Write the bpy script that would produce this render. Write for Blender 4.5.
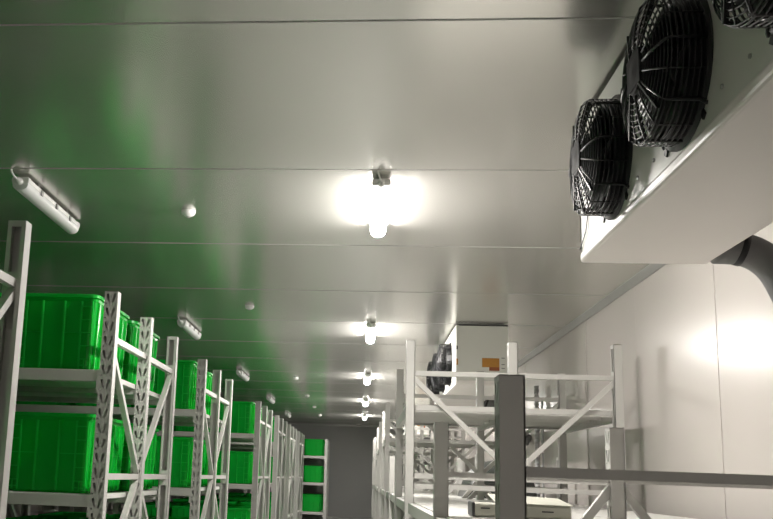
import bpy, math, random
from mathutils import Vector, Matrix

for o in list(bpy.data.objects): bpy.data.objects.remove(o)
SC = bpy.context.scene
COL = SC.collection
random.seed(7)

# ------------------------------------------------------------------ camera
CAMZ = 1.12                      # the phone is held low, ceiling at 2.6 m
F, PX, PY = 872.18, 280.77, 319.35          # focal length and principal point (pixels of 773x519)
YAW, PITCH, ROLL = -9.60490e-02, 1.76174e-01, 3.74556e-02
cd = bpy.data.cameras.new('camera'); cam = bpy.data.objects.new('camera', cd); COL.objects.link(cam)
fw = Vector((math.sin(YAW)*math.cos(PITCH), math.cos(YAW)*math.cos(PITCH), math.sin(PITCH)))
rt0 = Vector((math.cos(YAW), -math.sin(YAW), 0)); up0 = rt0.cross(fw)
rt = math.cos(ROLL)*rt0 + math.sin(ROLL)*up0; up = -math.sin(ROLL)*rt0 + math.cos(ROLL)*up0
mw = Matrix((rt, up, -fw)).transposed().to_4x4(); mw.translation = Vector((0, 0, CAMZ))
cam.matrix_world = mw
cd.sensor_fit = 'HORIZONTAL'; cd.sensor_width = 36; cd.lens = F/773*36
cd.shift_x = (386.5-PX)/773; cd.shift_y = (PY-259.5)/773
cd.clip_start = .05; cd.clip_end = 200
SC.camera = cam

# ------------------------------------------------------------------ world, exposure
w = bpy.data.worlds.new('world'); SC.world = w; w.use_nodes = True
w.node_tree.nodes['Background'].inputs[0].default_value = (.5, .52, .5, 1)
w.node_tree.nodes['Background'].inputs[1].default_value = .0
SC.view_settings.view_transform = 'Standard'; SC.view_settings.look = 'None'
SC.view_settings.gamma = 1; SC.view_settings.use_curve_mapping = False
SC.view_settings.exposure = 0.10
LAMP = 250.0                      # emission of a lit tube lens

# ------------------------------------------------------------------ materials
def mat(name, col, rough=.5, metal=0, spec=.5, coat=0, coat_rough=.1, noise=0, nscale=8, stretch=(1,1,1), bump=0, bscale=40, rvar=0, trans=0, aniso=0):
    m = bpy.data.materials.new(name); m.use_nodes = True
    nt = m.node_tree; b = nt.nodes['Principled BSDF']
    b.inputs['Base Color'].default_value = (*col, 1); b.inputs['Roughness'].default_value = rough
    b.inputs['Metallic'].default_value = metal; b.inputs['Specular IOR Level'].default_value = spec
    b.inputs['Coat Weight'].default_value = coat; b.inputs['Coat Roughness'].default_value = coat_rough
    tc = nt.nodes.new('ShaderNodeTexCoord'); mp = nt.nodes.new('ShaderNodeMapping'); mp.inputs['Scale'].default_value = stretch
    nt.links.new(tc.outputs['Object'], mp.inputs['Vector'])
    if noise or rvar:
        n = nt.nodes.new('ShaderNodeTexNoise'); n.inputs['Scale'].default_value = nscale; n.inputs['Detail'].default_value = 4
        nt.links.new(mp.outputs['Vector'], n.inputs['Vector'])
        if noise:
            r = nt.nodes.new('ShaderNodeMapRange'); r.inputs['To Min'].default_value = 1-noise; r.inputs['To Max'].default_value = 1+noise
            nt.links.new(n.outputs['Fac'], r.inputs['Value'])
            v = nt.nodes.new('ShaderNodeVectorMath'); v.operation = 'SCALE'; v.inputs[0].default_value = col
            nt.links.new(r.outputs['Result'], v.inputs['Scale']); nt.links.new(v.outputs['Vector'], b.inputs['Base Color'])
        if rvar:
            r = nt.nodes.new('ShaderNodeMapRange'); r.inputs['To Min'].default_value = rough-rvar; r.inputs['To Max'].default_value = rough+rvar
            nt.links.new(n.outputs['Fac'], r.inputs['Value']); nt.links.new(r.outputs['Result'], b.inputs['Roughness'])
    if bump:
        n2 = nt.nodes.new('ShaderNodeTexNoise'); n2.inputs['Scale'].default_value = bscale; n2.inputs['Detail'].default_value = 2
        nt.links.new(mp.outputs['Vector'], n2.inputs['Vector'])
        bp = nt.nodes.new('ShaderNodeBump'); bp.inputs['Strength'].default_value = bump; bp.inputs['Distance'].default_value = .01
        nt.links.new(n2.outputs['Fac'], bp.inputs['Height']); nt.links.new(bp.outputs['Normal'], b.inputs['Normal'])
    if trans:
        t = nt.nodes.new('ShaderNodeBsdfTranslucent'); t.inputs['Color'].default_value = (*col, 1)
        mx = nt.nodes.new('ShaderNodeMixShader'); mx.inputs['Fac'].default_value = trans
        out = nt.nodes['Material Output']
        nt.links.new(b.outputs['BSDF'], mx.inputs[1]); nt.links.new(t.outputs['BSDF'], mx.inputs[2]); nt.links.new(mx.outputs['Shader'], out.inputs['Surface'])
    return m
def emis(name, col, s):
    m = bpy.data.materials.new(name); m.use_nodes = True
    b = m.node_tree.nodes['Principled BSDF']; b.inputs['Base Color'].default_value = (.9,.9,.9,1)
    b.inputs['Emission Color'].default_value = (*col, 1); b.inputs['Emission Strength'].default_value = s
    return m
M_CEIL = mat('painted_steel_ceiling', (.67,.66,.625), .235, metal=.72, spec=.6, noise=.015, nscale=1.5, stretch=(2,.2,1))
M_WALL = mat('painted_steel_wall', (.61,.565,.54), .24, spec=.5, noise=.015, nscale=1.5, stretch=(1,2,.2))
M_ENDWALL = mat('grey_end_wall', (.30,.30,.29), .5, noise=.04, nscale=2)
M_FLOOR = mat('concrete_floor', (.45,.455,.43), .4, noise=.2, nscale=3, bump=.1)
M_TRIM = mat('aluminium_trim', (.36,.36,.345), .35, metal=.3, noise=.04)
M_RACK = mat('rack_paint', (.53,.52,.495), .42, noise=.04, nscale=12)
M_DECK = mat('shelf_steel', (.76,.75,.72), .30, spec=.5, noise=.06, nscale=6, rvar=.06)
M_BIN = mat('green_plastic', (.008,.60,.06), .22, spec=.5, trans=.45, noise=.05, nscale=5)
M_RIB_GLOW = mat('green_plastic_edge_glow', (.03,.78,.11), .25, spec=.5, trans=.55, noise=.05, nscale=5)  # same plastic; lighter green paints in the light gathered at rib edges
M_CASE = mat('evaporator_white', (.74,.735,.69), .28, spec=.5, noise=.02, nscale=4)
M_PAN = mat('drip_pan_cream', (.88,.835,.80), .35, noise=.02, nscale=4)
M_BLACK = mat('black_coated_steel', (.012,.012,.014), .42, noise=.1)
M_MOTOR = mat('black_motor_paint', (.012,.012,.013), .65, spec=.15, noise=.1)
M_BEAD = mat('joint_sealant', (.42,.42,.40), .5, noise=.02)
M_BLADE = mat('black_fan_blade', (.02,.02,.022), .35, noise=.1)
M_FOAM = mat('dark_foam_insulation', (.20,.195,.20), .5, noise=.25, nscale=9, bump=.2)
M_HOUSE = mat('lamp_housing_grey', (.80,.80,.78), .4, noise=.03)
M_LENS = mat('lamp_lens_unlit', (.88,.89,.88), .25, trans=.3, noise=.02)
M_LIT = emis('lamp_lens_lit', (1,.955,.905), LAMP)
M_LEND = emis('lamp_frosted_end', (1,.955,.905), 1.4)
M_SPR = mat('white_plastic', (.82,.82,.80), .35, noise=.02)
M_ORANGE = mat('amber_sticker', (.50,.22,.03), .5, noise=.1, nscale=40)
M_RED = mat('rust_sticker', (.30,.07,.02), .5, noise=.1, nscale=40)
M_DARK = mat('dark_ink', (.06,.06,.06), .6, noise=.1)
M_GREYPIPE = mat('grey_hose', (.45,.45,.45), .5, noise=.1)
M_PKG = mat('grey_wrapping_paper', (.50,.50,.43), .65, noise=.12, nscale=14, bump=.15)
M_BUNDLE = mat('dark_plastic_sheet', (.05,.055,.05), .4, noise=.3, nscale=5, bump=.4, bscale=12)
M_CARD = mat('cardboard', (.50,.33,.17), .8, noise=.08, nscale=12)

# ------------------------------------------------------------------ mesh helpers
class MB:
    def __init__(s): s.v = []; s.f = []
    def add(s, vs, fs):
        n = len(s.v); s.v += [tuple(v) for v in vs]; s.f += [tuple(i+n for i in f) for f in fs]; return s
    def box(s, a, b):
        x0,y0,z0 = a; x1,y1,z1 = b
        return s.add([(x0,y0,z0),(x1,y0,z0),(x1,y1,z0),(x0,y1,z0),(x0,y0,z1),(x1,y0,z1),(x1,y1,z1),(x0,y1,z1)],
              [(3,2,1,0),(4,5,6,7),(0,1,5,4),(1,2,6,5),(2,3,7,6),(3,0,4,7)])
    def bar(s, p, q, w, h, up=(0,0,1)):           # rectangular bar from p to q: w across, h along up
        p = Vector(p); q = Vector(q); d = (q-p).normalized(); up = Vector(up)
        r = d.cross(up).normalized(); u = r.cross(d)
        c = []
        for e in (p, q):
            for a, b in ((-1,-1),(1,-1),(1,1),(-1,1)): c.append(e + r*w/2*a + u*h/2*b)
        return s.add(c, [(3,2,1,0),(4,5,6,7),(0,1,5,4),(1,2,6,5),(2,3,7,6),(3,0,4,7)])
    def tube(s, pts, rad, n=8, caps=True, closed=False):
        pts = [Vector(p) for p in pts]; m = len(pts); vs = []; 
        prev = None
        for i, p in enumerate(pts):
            if closed: d = (pts[(i+1) % m]-pts[i-1]).normalized()
            else: d = (pts[min(i+1, m-1)]-pts[max(i-1, 0)]).normalized()
            if prev is None:
                a = Vector((0,0,1)) if abs(d.z) < .9 else Vector((1,0,0)); prev = d.cross(a).normalized()
            prev = (prev - d*prev.dot(d)).normalized(); b = d.cross(prev)
            r = rad[i] if isinstance(rad, (list, tuple)) else rad
            for k in range(n):
                t = 2*math.pi*k/n; vs.append(p + (prev*math.cos(t)+b*math.sin(t))*r)
        fs = []
        for i in range(m if closed else m-1):
            j = (i+1) % m
            for k in range(n):
                l = (k+1) % n; fs.append((i*n+k, i*n+l, j*n+l, j*n+k))
        if caps and not closed: fs += [tuple(range(n))[::-1], tuple(range((m-1)*n, m*n))]
        return s.add(vs, fs)
    def ring(s, c, r, wire, axis='x', n=36, k=5):
        c = Vector(c)
        ps = []
        for i in range(n):
            t = 2*math.pi*i/n; a, b = math.cos(t)*r, math.sin(t)*r
            ps.append(c + (Vector((0,a,b)) if axis == 'x' else Vector((a,b,0)) if axis == 'z' else Vector((a,0,b))))
        return s.tube(ps, wire, k, closed=True)
    def lathe(s, prof, axis='x', c=(0,0,0), n=32):     # prof: (along, radius)
        c = Vector(c); vs = []; fs = []
        for a, r in prof:
            for i in range(n):
                t = 2*math.pi*i/n; p, q = math.cos(t)*r, math.sin(t)*r
                vs.append(c + (Vector((a,p,q)) if axis == 'x' else Vector((p,a,q)) if axis == 'y' else Vector((p,q,a))))
        for j in range(len(prof)-1):
            for i in range(n):
                k = (i+1) % n; fs.append((j*n+i, j*n+k, (j+1)*n+k, (j+1)*n+i))
        return s.add(vs, fs)
    def xf(s, fn): s.v = [tuple(fn(v)) for v in s.v]; return s
    def mesh(s, name, material, smooth=False):
        me = bpy.data.meshes.new(name); me.from_pydata(s.v, [], s.f); me.update()
        me.materials.append(material)
        import bmesh
        bm = bmesh.new(); bm.from_mesh(me); bmesh.ops.recalc_face_normals(bm, faces=bm.faces); bm.to_mesh(me); bm.free()
        if smooth: me.polygons.foreach_set('use_smooth', [True]*len(me.polygons))
        return me
def link(name, me, parent=None, loc=(0,0,0), rot=(0,0,0), bevel=0, seg=2):
    o = bpy.data.objects.new(name, me); COL.objects.link(o); o.parent = parent; o.location = loc; o.rotation_euler = rot
    if bevel:
        b = o.modifiers.new('bevel', 'BEVEL'); b.width = bevel; b.segments = seg; b.limit_method = 'ANGLE'; b.angle_limit = math.radians(40)
    return o
def part(name, mb, m, parent=None, loc=(0,0,0), rot=(0,0,0), smooth=False, bevel=0, seg=2):
    return link(name, mb.mesh(name, m, smooth), parent, loc, rot, bevel, seg)
def tag(o, label, cat, group=None):
    o['label'] = label; o['category'] = cat
    if group: o['group'] = group
    return o
def thing(name, label, cat, loc=(0,0,0), rz=0, group=None):
    o = bpy.data.objects.new(name, None); COL.objects.link(o); o.location = loc; o.rotation_euler = (0,0,rz); o.empty_display_size = .1
    return tag(o, label, cat, group)
def struct(o): o['kind'] = 'structure'; return o
def copy_tree(o, parent=None):
    c = o.copy(); COL.objects.link(c); c.parent = parent
    for ch in o.children: copy_tree(ch, c)
    return c

# ------------------------------------------------------------------ room
ZC = 2.615; XR = 1.965; XL = -6.2; YB = 25.46; Y0 = -5.9; PW = 1.43
struct(part('floor', MB().box((XL-.1,Y0-.1,-.12),(XR+.1,YB+.1,0)), M_FLOOR))
ceil = struct(part('ceiling', MB().box((XL-.1,Y0-.1,ZC+.03),(XR+.1,YB+.1,ZC+.15)), M_CEIL))
wr = struct(part('wall_right', MB().box((XR+.03,Y0-.1,0),(XR+.12,YB+.1,ZC+.1)), M_WALL))
wl = struct(part('wall_left', MB().box((XL-.12,Y0-.1,0),(XL-.03,YB+.1,ZC+.1)), M_WALL))
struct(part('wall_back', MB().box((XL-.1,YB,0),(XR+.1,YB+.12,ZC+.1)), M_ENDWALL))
struct(part('wall_front', MB().box((XL-.1,Y0-.12,0),(XR+.1,Y0,ZC+.1)), M_WALL))
seams = [2.69-PW*6+PW*k for k in range(30)]
cm = MB().box((XL,0.0007,0),(XR,PW-.0007,.03)).mesh('ceiling_panel', M_CEIL)
wm = MB().box((0,0.0007,0),(.03,PW-.0007,ZC)).mesh('wall_panel', M_WALL)
jm = MB().box((XL,-.004,-.0015),(XR,.004,.004)).mesh('joint_bead', M_BEAD)
for y in seams:
    if y < Y0-.01 or y+PW > YB+1.4: continue
    y1 = min(y+PW, YB)
    sy = (y1-y)/PW
    o = link('ceiling_panel', cm, ceil, (0,y,ZC), bevel=.0015); o.scale.y = sy
    o = link('wall_panel', wm, wr, (XR+.004,y+.9,0), (0,0,random.uniform(-.0025,.0025)), bevel=.0015); o.scale.y = max(.02, min(1, (YB-y-.9)/PW))
    o = link('wall_panel', wm, wl, (XL-.03,y,0), bevel=.0015); o.scale.y = sy
    link('joint_bead', jm, ceil, (0,y,ZC))
# cove strips along the ceiling edge
def cove(x, s):
    mb = MB(); pr = [(0,0),(-.045*s,0),(-.045*s,-.006),(-.006*s,-.045),(0,-.045)]
    vs = [(x+a, y, ZC+b) for y in (Y0, YB) for a, b in pr]
    n = 5; return mb.add(vs, [tuple(range(n))[::-1], tuple(range(n,2*n))]+[(i,(i+1)%n,(i+1)%n+n,i+n) for i in range(n)])
struct(part('trim_1', cove(XR, 1), M_TRIM)); struct(part('trim_2', cove(XL, -1), M_TRIM))
struct(part('trim_3', MB().box((XL,YB-.05,ZC-.05),(XR,YB,ZC)), M_TRIM, bevel=.01))

# ------------------------------------------------------------------ tube lamps
def lamp_proto(lit):
    L = .9
    h = MB().box((-.05,0,-.048),(.05,L,-.018))
    e = lambda y0, y1: MB().add([(x*k, y, z) for y in (y0,y1) for x, z, k in ((-.046,-.012,1),(.046,-.012,1),(.054,-.022,1),(.054,-.048,1),(.046,-.054,1),(-.046,-.054,1),(-.054,-.048,1),(-.054,-.022,1))],
          [tuple(range(8))[::-1], tuple(range(8,16))]+[(i,(i+1)%8,(i+1)%8+8,i+8) for i in range(8)])
    n = 10; vs = []; 
    for y in (.015, L-.015):
        for i in range(n+1):
            t = math.pi*i/n; vs.append((.05*math.cos(t), y, -.05-.048*math.sin(t)**.8))
    fs = [(i,i+1,i+n+2,i+n+1) for i in range(n)]
    lens = MB().add(vs, fs)
    def lend(y0, y1):
        q = [(x, y, z) for y in (y0,y1) for x, _, z in [(a*.98, b, c) for a, b, c in vs[:n+1]]]
        return MB().add(q, [tuple(range(n+1))[::-1], tuple(range(n+1,2*n+2)), (0,n,2*n+1,n+1)]+[(i,i+1,i+n+2,i+n+1) for i in range(n)])
    clips = [MB().box((-.06,-.012,-.062),(-.052,.012,-.03)), MB().box((.052,-.012,-.062),(.06,.012,-.03))]
    hook = MB().box((-.03,-.012,-.02),(.03,.012,0))
    gland = MB().lathe([(-.055,.0),(-.055,.014),(-.03,.014),(-.03,.02),(-.012,.02),(0,.02)], 'y', (0,0,-.045), 12)
    cable = MB().tube([(0,-.05,-.045),(-.01,-.075,-.035),(-.02,-.09,-.012),(-.02,-.092,.0)], .006, 6)
    return [('housing', h.mesh('housing', M_HOUSE), .006), ('lens', lens.mesh('lens', M_LIT if lit else M_LENS, True), 0),
            ('end_cap', e(-.005,.03).mesh('end_cap', M_HOUSE), .006), ('end_cap', e(L-.03,L+.005).mesh('end_cap', M_HOUSE), .006),
            ('lens_end', lend(.0,.02).mesh('lens_end', M_LEND if lit else M_LENS), 0), ('lens_end', lend(L-.02,L).mesh('lens_end', M_LEND if lit else M_LENS), 0), ('cable_gland', gland.mesh('cable_gland', M_SPR, True), 0), ('cable', cable.mesh('cable', M_SPR, True), 0)] + \
           [('clip', c.mesh('clip', M_TRIM), 0, y) for c in clips for y in (.2,.45,.7)] + [('mounting_clip', hook.mesh('mounting_clip', M_TRIM), 0, y) for y in (.2,.7)]
LP = {True: lamp_proto(True), False: lamp_proto(False)}
def lamp(x, y, lit, label, group=None):
    t = thing('tube_lamp', label, 'lamp', (x,y+.04,ZC), 0, group); t.scale = (.88,.93,.86)
    for it in LP[lit]:
        link(it[0], it[1], t, (0, it[3] if len(it) > 3 else 0, 0), bevel=it[2])
    return t
YL = [4.18+4.2*k for k in range(5)]
nm = ['closest to the large fan unit', 'second in the row from the large fan unit', 'third in the row from the large fan unit', 'fourth in the row from the large fan unit', 'closest to the grey end wall']
for k, y in enumerate(YL):
    lamp(.075, y, True, 'glowing white tube lamp on the ceiling, '+nm[k], 'lit lamps over the aisle')
    lamp(-1.80, y, False, 'unlit white tube lamp above the green bin racks, '+['above the tall near rack post', 'above the second full rack', 'above the third full rack', 'fourth along the row', 'closest to the grey end wall'][k], 'unlit lamps over the bin racks')
lamp(.075, 4.18-8.4, True, 'added unseen glowing tube lamp on the ceiling behind the viewer', 'lit lamps over the aisle')  # unseen lamp, added to brighten the surfaces facing the camera
# sprinkler heads / detectors
sp = MB().lathe([(0,.0),(0,.042),(-.012,.042),(-.022,.036),(-.030,.024),(-.034,.010),(-.035,0)], 'z', n=20).mesh('dome', M_SPR, True)
nz = MB().lathe([(-.035,.012),(-.039,.010),(-.039,.0)], 'z', n=10).mesh('nozzle', M_TRIM, True)
for k, y in enumerate([4.83, 7.70, 13.5, 16.5, 19.1, 21.7]):
    t = thing('smoke_detector', 'small white round detector on the ceiling, '+['beside the first glowing lamp', 'second along its row', 'third along its row', 'fourth along its row', 'fifth along its row', 'last of its row, by the end wall'][k], 'detector', (-1.03, y, ZC), 0, 'detectors along the ceiling')
    link('dome', sp, t); link('nozzle', nz, t)

# ------------------------------------------------------------------ rack pieces
PWD, PDP, TH = .075, .06, .004      # post face width, channel depth, sheet
PITCH_S = .08
def slot_cell():
    import bmesh
    bm = bmesh.new()
    def loop(pts):
        vs = [bm.verts.new((x, 0, z)) for x, z in pts]
        for i in range(len(vs)): bm.edges.new((vs[i], vs[(i+1) % len(vs)]))
    hw = PWD/2; h = PITCH_S/2
    loop([(-hw,-h),(hw,-h),(hw,h),(-hw,h)])
    for s in (-1, 1):
        sl = [(.004,-.024),(.009,-.027),(.013,-.022),(.026,.010),(.027,.022),(.021,.028),(.014,.024),(.011,.010)]
        loop([(s*a, b) for a, b in (sl if s > 0 else sl[::-1])])
        loop([(s*.027+dx, -.031+dz) for dx, dz in ((-.004,-.004),(.004,-.004),(.004,.004),(-.004,.004))])
    bmesh.ops.triangle_fill(bm, edges=bm.edges[:], use_beauty=True)
    bm.verts.ensure_lookup_table()
    vs = [tuple(v.co) for v in bm.verts]; fs = [tuple(v.index for v in f.verts) for f in bm.faces]
    hole = []
    for f in bm.faces:      # drop triangles whose centre lies in a hole
        pass
    bm.free(); return vs, fs
CV, CF = slot_cell()
POSTS = {}
def post_mesh(h, nodes, detailed=True, closed=False):
    """lipped channel, perforated face at y=0 facing -y, opening towards +y; along z"""
    key = (round(h,3), tuple(nodes), detailed, closed)
    if key in POSTS: return POSTS[key]
    mb = MB(); hw = PWD/2
    if detailed:
        n = int(h/PITCH_S); z0 = h-n*PITCH_S
        for k in range(n): mb.add([(x, 0, z0+(k+.5)*PITCH_S+z) for x, y, z in CV], CF)
        mb.add([(-hw,0,0),(hw,0,0),(hw,0,z0),(-hw,0,z0)], [(0,1,2,3)])
    else:
        mb.add([(-hw,0,0),(hw,0,0),(hw,0,h),(-hw,0,h)], [(0,1,2,3)])
    for s in (-1, 1):
        mb.box((s*hw-(TH if s > 0 else 0), .0005, 0), (s*hw+(TH if s < 0 else 0), PDP, h))
        mb.box(((hw-.018) if s > 0 else -hw, PDP-TH, 0), (hw if s > 0 else -hw+.018, PDP, h))
    mb.box((-hw, 0, h-.003), (hw, PDP, h))
    mb.box((-hw+.01, PDP-.006, h-.025), (hw-.01, PDP-.001, h-.002))
    for z in nodes: mb.box((-hw+.01, PDP-.006, z-.06), (hw-.01, PDP-.001, z+.045))
    if closed: mb.box((-hw+.012, PDP-.008, .01), (hw-.012, PDP-.006, h-.004))
    mb.box((-hw-.012, -.012, 0), (hw+.012, PDP+.012, .006))
    POSTS[key] = mb.mesh('post', M_RACK); return POSTS[key]
def frame(root, depth, h, ties, braces, ax, detailed=True, mid_open=False, off=0, th=.034):
    """3-post upright frame. ax='y': frame depth runs along +y, perforated faces look to -y; ax='x': depth along +x.
    off: position across the frame (x for ax y, y for ax x)."""
    rz = 0 if ax == 'y' else -math.pi/2
    ls = [(0, 0), (depth/2-PDP/2, 0), (depth, 1)]
    for i, (d, flip) in enumerate(ls):
        fl = flip or (i == 1 and mid_open)
        dd = d + (PDP if fl and i == 1 else 0)
        p = (off, dd, 0) if ax == 'y' else (dd, off, 0)
        link('post', post_mesh(h, [t for t in ties if t < h-.05], detailed and not fl, i == 0 or (i == 1 and not fl)), root, p, (0,0, rz+(math.pi if fl else 0)))
    def pt(d, z): return (off, d, z) if ax == 'y' else (d, off, z)
    side = (1,0,0) if ax == 'y' else (0,1,0)
    m = depth/2
    for z in ties:
        for a, b in ((PDP*.5, m-PDP*.3), (m+PDP*.3, depth-PDP*.5)):
            part('tie', MB().bar(pt(a,z), pt(b,z), .034, th), M_RACK, root)
    for (d0, z0, d1, z1) in braces:
        part('brace', MB().bar(pt(d0,z0), pt(d1,z1), .032, .034, side) if False else MB().bar(pt(d0,z0), pt(d1,z1), .034, .032, side), M_RACK, root)
def vb(depth, zt, zb):     # V: outer posts at zt down to the middle at zb
    m = depth/2; e = .045
    return [(e, zt-.03, m-.02, zb+.03), (depth-e, zt-.03, m+.02, zb+.03)]
def lb(depth, zt, zb):     # inverted V: middle at zt down to outer posts at zb
    m = depth/2; e = .045
    return [(m-.02, zt-.03, e, zb+.03), (m+.02, zt-.03, depth-e, zb+.03)]

# ------------------------------------------------------------------ green bins
BW, BD, BH = .52, .73, .435
def bin_pieces():
    """bin with its base centre at the origin: x width, y depth"""
    def sec(z, inset=0):
        t = z/BH; return (BW/2-.034+.014*t-inset, BD/2-.034+.014*t-inset)
    def rr(hx, hy, z, r=.03, n=4):
        ps = []
        for cx, cy, a0 in ((hx-r,hy-r,0),(-hx+r,hy-r,90),(-hx+r,-hy+r,180),(hx-r,-hy+r,270)):
            for i in range(n+1):
                t = math.radians(a0+90*i/n); ps.append((cx+r*math.cos(t), cy+r*math.sin(t), z))
        return ps
    body = MB(); rings = []
    for z, ins in ((.0,.012),(.012,0),(BH*.5,0),(BH-.004,0),(BH-.004,.004),(.016,.004)):
        hx, hy = sec(z, ins); rings.append(rr(hx, hy, z))
    n = len(rings[0]); vs = [p for r in rings for p in r]
    fs = [(j*n+i, j*n+(i+1)%n, (j+1)*n+(i+1)%n, (j+1)*n+i) for j in range(len(rings)-1) for i in range(n)]
    fs += [tuple(range(n))[::-1], tuple(range((len(rings)-1)*n, len(rings)*n))]
    body.add(vs, fs)
    rim = MB(); hx, hy = sec(BH); rings = [rr(hx-.003,hy-.003,BH-.04), rr(hx+.003,hy+.003,BH-.04,.033), rr(hx+.006,hy+.006,BH-.022,.036), rr(hx+.02,hy+.02,BH-.02,.05), rr(hx+.02,hy+.02,BH-.003,.05), rr(hx+.016,hy+.016,BH,.046), rr(hx-.004,hy-.004,BH,.027)]
    vs = [p for r in rings for p in r]
    rim.add(vs, [(j*n+i, j*n+(i+1)%n, (j+1)*n+(i+1)%n, (j+1)*n+i) for j in range(len(rings)-1) for i in range(n)])
    def wall_strip(face, u0, u1, z0, z1, d=.013):     # a raised strip on a wall; u runs along the wall
        mb = MB(); c = []
        for dd in (-.002, d):
            for (u, z) in ((u0,z0),(u1,z0),(u1,z1),(u0,z1)):
                hx, hy = sec(z); s = face[1]
                k = u*(1+.0*z)
                c.append((k, s*(hy+dd), z) if face[0] == 'y' else (s*(hx+dd), k, z))
        return mb.add(c, [(0,1,2,3),(4,5,6,7),(0,1,5,4),(1,2,6,5),(2,3,7,6),(3,0,4,7)])
    ribs = []; lat = []
    for s in (-1, 1):
        f = ('y', s)
        for u in (-.064, .064): ribs.append(wall_strip(f, u-.004, u+.004, .012, BH-.04, .022))
        for q in (-1, 1):
            l = MB()
            for u in (.160, .222): k = wall_strip(f, q*u-.004, q*u+.004, .012, BH-.04); l.add(k.v, k.f)
            for z in (.03,.065,.14,.215,.29,.365): k = wall_strip(f, min(q*.160,q*.222), max(q*.160,q*.222), z-.003, z+.003); l.add(k.v, k.f)
            k = wall_strip(f, q*.19-.002, q*.19+.002, .012, .065); l.add(k.v, k.f)
            k = wall_strip(f, min(q*.064,q*.160), max(q*.064,q*.160), .213, .217, .009); l.add(k.v, k.f)
            lat.append(l)
        f = ('x', s)
        for u in (-.3,-.2,-.09,.09,.2,.3): ribs.append(wall_strip(f, u-.004, u+.004, .012, BH-.04, .012))
        l = MB()
        for z in (.10,.215): k = wall_strip(f, -.3, .3, z-.002, z+.002, .007); l.add(k.v, k.f)
        lat.append(l)
    return body, rim, ribs, lat
bb, brim, bribs, blat = bin_pieces()
bin_full = [('body', bb.mesh('bin_body', M_BIN)), ('rim', brim.mesh('bin_rim', M_BIN))] + [('rib', r.mesh('rib', M_RIB_GLOW)) for r in bribs] + [('lattice', r.mesh('lattice', M_RIB_GLOW)) for r in blat]
allb = MB()
for p in [bb, brim]+bribs+blat: allb.add(p.v, p.f)
bin_one = allb.mesh('bin', M_BIN)
def put_bin(x, y, z, full, label, group):
    jx, ja = random.uniform(-.008,.008), random.uniform(-.012,.012)
    if full:
        t = thing('storage_bin', label, 'bin', (x+jx,y,z), ja, group)
        for n, me in bin_full: link(n, me, t)
    else:
        t = tag(link('storage_bin', bin_one, None, (x+jx,y,z), (0,0,ja)), label, 'bin', group)
    return t

# ------------------------------------------------------------------ left racks: rows across the room, end frames along the aisle
LX = -1.365; LT = 2.094; BAY = 2.10; LEV = [1.655, .978, .22]
LDEP = 1.655
def left_rack(yf, xr, name_row, idx, detailed, full_bins, depth=LDEP, shift=(.03,.06,.05), levels=LEV):
    t = thing('storage_rack', 'white perforated steel rack of green bins, '+(name_row+' from the grey end wall' if idx < 8 else 'touching the grey end wall'), 'rack', (xr, yf, 0), 0, 'racks of green bins')
    xo = -PWD/2
    ties = [1.835, 1.075, .32]
    br = vb(depth, 1.835, 1.075)+lb(depth, 1.075, .32)
    frame(t, depth, LT, ties, br, 'y', detailed, mid_open=(idx >= 3), off=xo)
    nb = 2 if idx < 8 else 1
    n = 5; w = (BAY-PWD-.01)/n
    for b in range(nb):
        xb = -b*(BAY-0)
        frame(t, depth, LT, ties, br, 'y', False, off=xb-BAY-PWD/2)
        for z in levels:
            for yy in (.024, depth/2, depth-.024):
                part('beam', MB().box((xb-BAY, yy-.02, z-.067), (xb-PWD, yy+.02, z-.003)), M_RACK, t, bevel=.004)
                for x in (xb-PWD-.006, xb-BAY+.006):
                    part('beam_connector', MB().box((x-.006, yy-.024, z-.12), (x+.006, yy+.024, z-.002)), M_RACK, t)
            for k in range(n):
                x0 = xb-BAY+.005+k*w
                part('deck_plank', MB().box((x0+.003, .047, z-.03), (x0+w-.003, depth-.047, z-.001)), M_DECK, t)
    names = ['top', 'middle', 'bottom']
    for li, z in enumerate(levels):
        for r in range(2):
            for c in range(6 if idx < 8 and li < 2 else 3):
                x = xr - .155 + shift[li] - BW/2 - (c%3)*.56 - (c//3)*BAY
                y = yf + .07 + BD/2 + r*.835
                lab = 'green bin on %s shelf, %s, %s row, %s rack from end wall' % (names[li], ('aisle end','second in from aisle','third in from aisle','fourth in from aisle','fifth in from aisle','sixth in from aisle')[c], ('front','rear')[r], name_row) if idx < 8 else \
                      'green bin on %s shelf, %s, %s row, rack touching end wall' % (names[li], ('aisle end','second in from aisle','third in from aisle','fourth in from aisle','fifth in from aisle','sixth in from aisle')[c], ('front','rear')[r])
                put_bin(x, y, z, full_bins and c == 0, lab, 'green bins on the racks')
    return t
rows = [(1.70,'seventh'), (4.661,'sixth'), (7.50,'fifth'), (11.80,'fourth'), (14.50,'third'), (17.0,'second'), (19.6,'nearest')]
for i, (y, nmr) in enumerate(rows):
    left_rack(y, LX, nmr, i+1, i < 5, i < 4)
left_rack(23.2, -.87, '', 8, False, False, shift=(.05,.05,.03), levels=[1.645,.95,.2])

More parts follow.
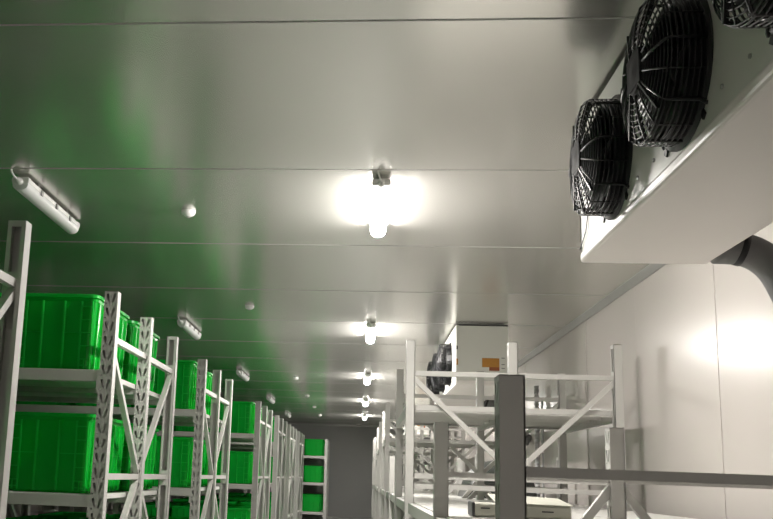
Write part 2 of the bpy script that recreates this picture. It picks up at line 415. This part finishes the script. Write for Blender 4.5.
# ------------------------------------------------------------------ right racks: one run along the wall
RLOW = 1.55; RX = .31; RDEP = 1.487; RT = 2.10
def aisle_bay(root, y0, y1, z, planks, ybase, RDEP=RDEP):
    """aisle-side and wall-side beams from y0 to y1 and deck planks laid across them"""
    a, b = y0-ybase, y1-ybase
    for x0, x1 in ((.006,.046), (RDEP-.046,RDEP-.006), (RDEP/2-.02, RDEP/2+.02)):
        part('beam', MB().box((x0, a+.039, z-.075), (x1, b-.039, z-.004)), M_RACK, root, bevel=.003)
    n = planks; w_ = (b-a-.08)/n
    for k in range(n):
        y0_, y1_ = a+.04+k*w_+.004, a+.04+(k+1)*w_-.004
        part('deck_plank', MB().box((.05, y0_, z-.012), (RDEP-.05, y1_, z)).box((.05, y0_, z-.045), (RDEP-.05, y0_+.006, z-.012)).box((.05, y1_-.006, z-.045), (RDEP-.05, y1_, z-.012)), M_DECK, root)
def tall_rack(y0, y1, label, detailed):
    t = thing('storage_rack', label, 'rack', (RX, y0, 0), 0, 'tall racks along the wall')
    for off in (0, y1-y0):
        frame(t, RDEP, RT, [1.866, 1.148, 1.078, .32], vb(RDEP, 1.87, 1.17)+lb(RDEP, 1.078, .32), 'x', detailed, off=off)
    for z in (1.643, .968, .22): aisle_bay(t, y0, y1, z, 5, y0)
    for off in (0, y1-y0):     # shelf front edge
        for z in (1.643,):
            part('shelf_edge', MB().box((.05, off+(.036 if off == 0 else -.05), z-.036), (RDEP-.05, off+(.05 if off == 0 else -.036), z+.002)), M_RACK, t)
    return t
def low_rack(y0, y1, e0, e1, label, detailed):
    """low frames at y0 and y1, decks reaching from e0 to e1"""
    t = thing('storage_rack', label, 'rack', (RX+.012, y0, 0), 0, 'low racks along the wall')
    for off in (0, y1-y0):
        frame(t, RLOW, 1.373, [1.148, .18], lb(RLOW, 1.148, .18), 'x', detailed, off=off, th=.024)
    for a, b in ((e0,y0), (y0,y1), (y1,e1)):
        if b-a > .15:
            for z in (.968, .22): aisle_bay(t, a, b, z, max(1, round((b-a)/.4)), y0, RLOW)
    return t
low_rack(2.13, 3.94, 2.13, 6.16, 'low white rack with short posts under the large fan unit, at the long grey bar', True)
tall_rack(6.24, 7.95, 'tall white rack with a wide V brace, in front of the labelled fan unit', True)
low_rack(8.38, 9.98, 7.99, 11.44, 'low white rack below the labelled fan unit', True)
tall_rack(11.52, 13.13, 'tall white rack second along the right wall', True)
tall_rack(15.5, 17.3, 'tall white rack third along the right wall', False)
low_rack(13.6, 15.0, 13.17, 15.46, 'low white rack between two tall racks by the wall', False)
low_rack(18.4, 20.4, 17.34, 21.46, 'low white rack before the last tall rack', False)
tall_rack(21.5, 23.2, 'tall white rack at the grey end wall', False)

# ------------------------------------------------------------------ ceiling fan units (evaporators)
EX0, EX1, EZ0 = .885, 1.375, 2.02; EL = 2.42; FR = .205; FZ = 2.285 - EZ0
def wire_guard():
    g = MB(); r = FR; D = .100
    for x in (-.008,-.023,-.038,-.053,-.068,-.083,-.098): g.ring((x,0,0), r, .0032, n=40)
    for i in range(9):                       # bowed front made of circles
        t = i/8; rr = r*(1-t)+.075*t; g.ring((-D-.006-.022*math.sin(t*math.pi/2), 0, 0), rr-.003, .0026, n=36, k=4)
    for k in range(16):
        a = 2*math.pi*k/16; c, s = math.cos(a), math.sin(a)
        pts = [(0, c*r, s*r), (-D, c*r, s*r), (-D-.008, c*r*.97, s*r*.97)] + [(-D-.006-.024*math.sin(u*math.pi/2), c*(r*(1-u)+.07*u), s*(r*(1-u)+.07*u)) for u in (.3,.6,1)]
        g.tube(pts, .0030 if k % 4 else .0048, 5)
    for k in range(4):                       # feet bent out on the face plate
        a = 2*math.pi*(k+.5)/4; c, s = math.cos(a), math.sin(a)
        g.tube([(-.10, c*r, s*r), (-.012, c*(r+.004), s*(r+.004)), (-.005, c*(r+.022), s*(r+.022)), (0, c*(r+.03), s*(r+.03))], .0055, 6)
    return g
def shroud():
    return MB().lathe([(0,FR+.018),(-.006,FR+.018),(-.008,FR-.006),(-.05,FR-.012),(-.05,FR-.02),(.02,FR-.02)], n=40)
def motor():
    m = MB().lathe([(-.02,.0),(-.02,.068),(-.10,.074),(-.124,.074),(-.134,.062),(-.139,.0)], n=24)
    
    m.box((-.136,-.055,-.05),(-.06,.055,.05))
    return m
def blades():
    m = MB().lathe([(-.075,.0),(-.075,.07),(-.03,.07),(-.03,0)], n=20)
    for k in range(5):
        a0 = 2*math.pi*k/5; vs = []
        for j in range(5):
            r = .068+(FR-.028-.068)*j/4
            for i in range(4):
                a = a0+(-.42+.84*i/3)*(.75+.25*j/4)+.1*j/4; x = -.028-.045*i/3
                vs.append((x, r*math.cos(a), r*math.sin(a)))
        fs = [(j*4+i, j*4+i+1, (j+1)*4+i+1, (j+1)*4+i) for j in range(4) for i in range(3)]
        n = len(vs); vs += [(x-.004,y,z) for x,y,z in vs]; fs += [tuple(i+n for i in f)[::-1] for f in fs]
        m.add(vs, fs)
    return m
def backdisc(): return MB().lathe([(.019,FR-.02),(.019,0)], n=32)  # dark disc standing in for the shade over the coil behind the blades
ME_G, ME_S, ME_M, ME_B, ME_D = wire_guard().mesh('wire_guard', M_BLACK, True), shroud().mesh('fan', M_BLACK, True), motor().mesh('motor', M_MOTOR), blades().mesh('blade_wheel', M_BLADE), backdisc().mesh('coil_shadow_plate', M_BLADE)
ME_C = MB().bar((-.130, 0, .06), (-.110, 0, FR-.005), .006, .012, (1,0,0)).mesh('motor_bracket', M_BLACK)
ME_F = MB().box((-.006, -.010, FR+.02), (0, .010, FR+.04)).mesh('guard_foot', M_BLACK)
def evaporator(yn, label, fans=3):
    t = thing('fan_cooler', label, 'fan cooler', (EX0, yn, EZ0), 0, 'fan coolers under the ceiling')
    h = ZC-EZ0; W_ = EX1-EX0
    # casing with round fan openings in the face plate
    part('casing', MB().box((.022,.0,.03),(W_,EL,h-.02)), M_CASE, t, bevel=.008)
    import bmesh
    bm = bmesh.new()
    def loop(p):
        vs = [bm.verts.new(q) for q in p]
        for i in range(len(vs)): bm.edges.new((vs[i], vs[(i+1) % len(vs)]))
    ys = [EL-.495-.68*k for k in range(fans)]
    loop([(0,.0,.022),(0,EL,.022),(0,EL,h-.02),(0,0,h-.02)])
    for y in ys: loop([(0, y+FR*math.cos(2*math.pi*i/32), FZ+FR*math.sin(2*math.pi*i/32)) for i in range(32)])
    bmesh.ops.triangle_fill(bm, edges=bm.edges[:], use_beauty=True)
    me = bpy.data.meshes.new('face_plate'); bm.to_mesh(me); bm.free(); me.materials.append(M_CASE)
    link('face_plate', me, t)
    part('casing_flange', MB().box((0,-.004,.03),(.028,.02,h-.016)), M_CASE, t, bevel=.004)
    part('casing_flange', MB().box((0,EL-.02,.03),(.028,EL+.004,h-.016)), M_CASE, t, bevel=.004)
    part('drip_pan', MB().box((-.004,-.008,0),(W_+.004,EL+.008,.045)), M_PAN, t, bevel=.014, seg=3)
    for y in (.3, EL-.3):
        for x in (.06, W_-.06): part('hanger', MB().box((x-.02,y-.02,h-.022),(x+.02,y+.02,h)), M_TRIM, t)
    part('top_gap_shade', MB().box((.0,-.003,h-.024),(W_,.025,h-.012)), M_DARK, t)  # dark strip painted as the shade of the thin gap under the ceiling
    for y in ys:
        f = link('fan', ME_S, t, (0,y,FZ))
        link('wire_guard', ME_G, f); link('motor', ME_M, f); link('blade_wheel', ME_B, f, rot=(random.uniform(0,6),0,0)); [(link('motor_bracket', ME_C, f, rot=(a,0,0)), link('guard_foot', ME_F, f, rot=(a,0,0))) for a in (.6,2.5,3.8,5.7)]; link('coil_shadow_disc', ME_D, f)
    # stickers on the end panel
    s = part('amber_label', MB().box((.245,-.0025,.175),(.405,-.0005,.262)), M_ORANGE, t)
    part('rust_label', MB().box((.31,-.003,.142),(.405,-.0005,.176)), M_RED, t)
    for z in (.262, .20, .165): part('print_line', MB().box((.425,-.0025,z),(.455,-.0005,z+.006)), M_DARK, t)
    part('amber_label', MB().box((.003,-.0065,.19),(.018,-.0042,.25)), M_ORANGE, t)
    part('grey_label', MB().box((.004,-.0065,.34),(.016,-.0042,.375)), M_DARK, t)
    for y in ys:
        for dy in (-.26, .26): part('bolt', MB().lathe([(0,.007),(-.004,.006),(-.005,0)], c=(0,y+dy,.10), n=8), M_TRIM, t)
    part('power_cable', MB().tube([(-.02,EL-.48,.02+.06),(-.012,EL-.30,.05),(-.006,EL-.18,.04),(-.004,EL-.07,.13),(-.005,EL-.06,.2)] if False else [(-.004,EL-.14,.17),(-.006,EL-.10,.10),(-.006,EL-.05,.075),(-.006,EL-.005,.055)], .0025, 5), M_BLACK, t)
    return t
evaporator(3.575-EL, 'large white ceiling fan cooler with black wire-guarded fans, beside the dark foam-wrapped elbow pipe')
evaporator(8.36, 'white ceiling fan cooler with an amber label, behind the tall rack with V brace')
evaporator(18.0, 'white ceiling fan cooler farthest along, close to the grey end wall')

# foam-wrapped drain pipes behind the coolers
def bend(pts, rad, seg=8):
    """round the corners of a polyline"""
    P = [Vector(p) for p in pts]; out = [P[0]]
    for i in range(1, len(P)-1):
        a = P[i]+(P[i-1]-P[i]).normalized()*rad; b = P[i]+(P[i+1]-P[i]).normalized()*rad
        for k in range(seg+1):
            u = k/seg; out.append(a*(1-u)**2+P[i]*2*u*(1-u)+b*u*u)
    out.append(P[-1]); return out
def drain(yy, label, group='drain pipes'):
    t = thing('drain_pipe', label, 'pipe', (0,0,0), 0, group)
    path = bend([(1.382,yy,2.072),(1.575,yy,2.072),(1.70,yy-.05,1.72),(1.961,yy-.06,1.62)], .15, 10)
    part('insulation', MB().tube(path, .066, 20), M_FOAM, t, smooth=True)
    for i in (3,):
        d = (path[i+1]-path[i]).normalized()
        part('tape_band', MB().tube([path[i]-d*.012, path[i]+d*.012], .0685, 20), M_BLACK, t, smooth=True)
    return t
drain(3.50, 'dark foam-wrapped elbow pipe below the large fan cooler')
drain(10.55, 'dark foam-wrapped elbow pipe behind the labelled fan cooler')

# corrugated hose on the wall
hose = MB(); zz = [k*.02 for k in range(int(2.2/.02))]
hose.tube([(1.90, 9.75, z) for z in zz], [.030 if k % 2 else .023 for k in range(len(zz))], 12)
t = thing('wall_hose', 'grey corrugated hose running down the right wall behind the tall rack', 'hose', (0,0,0))
part('corrugated_tube', hose, M_GREYPIPE, t)
for z in (.6, 1.25, 1.9): part('clamp', MB().box((1.862,9.735,z),(1.962,9.765,z+.03)), M_TRIM, t)
part('dark_tube', MB().tube([(1.93,9.60,0),(1.93,9.60,2.0)], .013, 10), M_GREYPIPE, t)

# ------------------------------------------------------------------ goods on the right decks
def package():
    t = thing('flat_package', 'flat grey paper-wrapped package with printed marks lying on the low rack deck', 'package', (0,0,.9685))
    part('wrapping', MB().box((.50,4.02,0),(.93,4.17,.062)), M_PKG, t, bevel=.014, seg=3)
    part('end_band', MB().box((.496,4.016,.002),(.510,4.174,.0645)), M_DARK, t, bevel=.006)
    part('loose_flap', MB().add([(.60,4.02,.0625),(.935,4.01,.060),(.95,4.40,.085),(.62,4.42,.095),(.60,4.02,.0655),(.935,4.01,.063),(.95,4.40,.088),(.62,4.42,.098)], [(3,2,1,0),(4,5,6,7),(0,1,5,4),(1,2,6,5),(2,3,7,6),(3,0,4,7)]), M_PKG, t)
    for x, w_, z in ((.535,.04,.036),(.60,.03,.045),(.645,.045,.028),(.80,.05,.03)): part('printed_mark', MB().box((x,4.0175,z),(x+w_,4.0205,z+.006)), M_DARK, t)
package()
def bundle():
    # crumpled dark sheet heaped over goods
    mb = MB(); nx, ny = 16, 14; vs = []
    rnd = random.Random(3)
    for j in range(ny+1):
        for i in range(nx+1):
            u, v = i/nx*2-1, j/ny*2-1
            k = max(0, 1-(abs(u)**4))*max(0, 1-(abs(v)**4))
            z = .47*k**.5*(.8+.2*u)+(rnd.uniform(-.012,.012) if k > .05 else 0)
            vs.append((1.36+.34*u, 9.1+.45*v, max(z, 0)))
    fs = [(j*(nx+1)+i, j*(nx+1)+i+1, (j+1)*(nx+1)+i+1, (j+1)*(nx+1)+i) for j in range(ny) for i in range(nx)]
    n = (nx+1)*(ny+1); border = [i for i in range(nx+1)]+[j*(nx+1)+nx for j in range(1,ny+1)]+[ny*(nx+1)+i for i in range(nx-1,-1,-1)]+[j*(nx+1) for j in range(ny-1,0,-1)]
    mb.add(vs, fs+[tuple(border[::-1])])
    return mb
tag(part('covered_bundle', bundle(), M_BUNDLE, None, (0,0,.969), smooth=True), 'dark plastic sheet heaped over goods on the low rack under the labelled cooler', 'bundle')
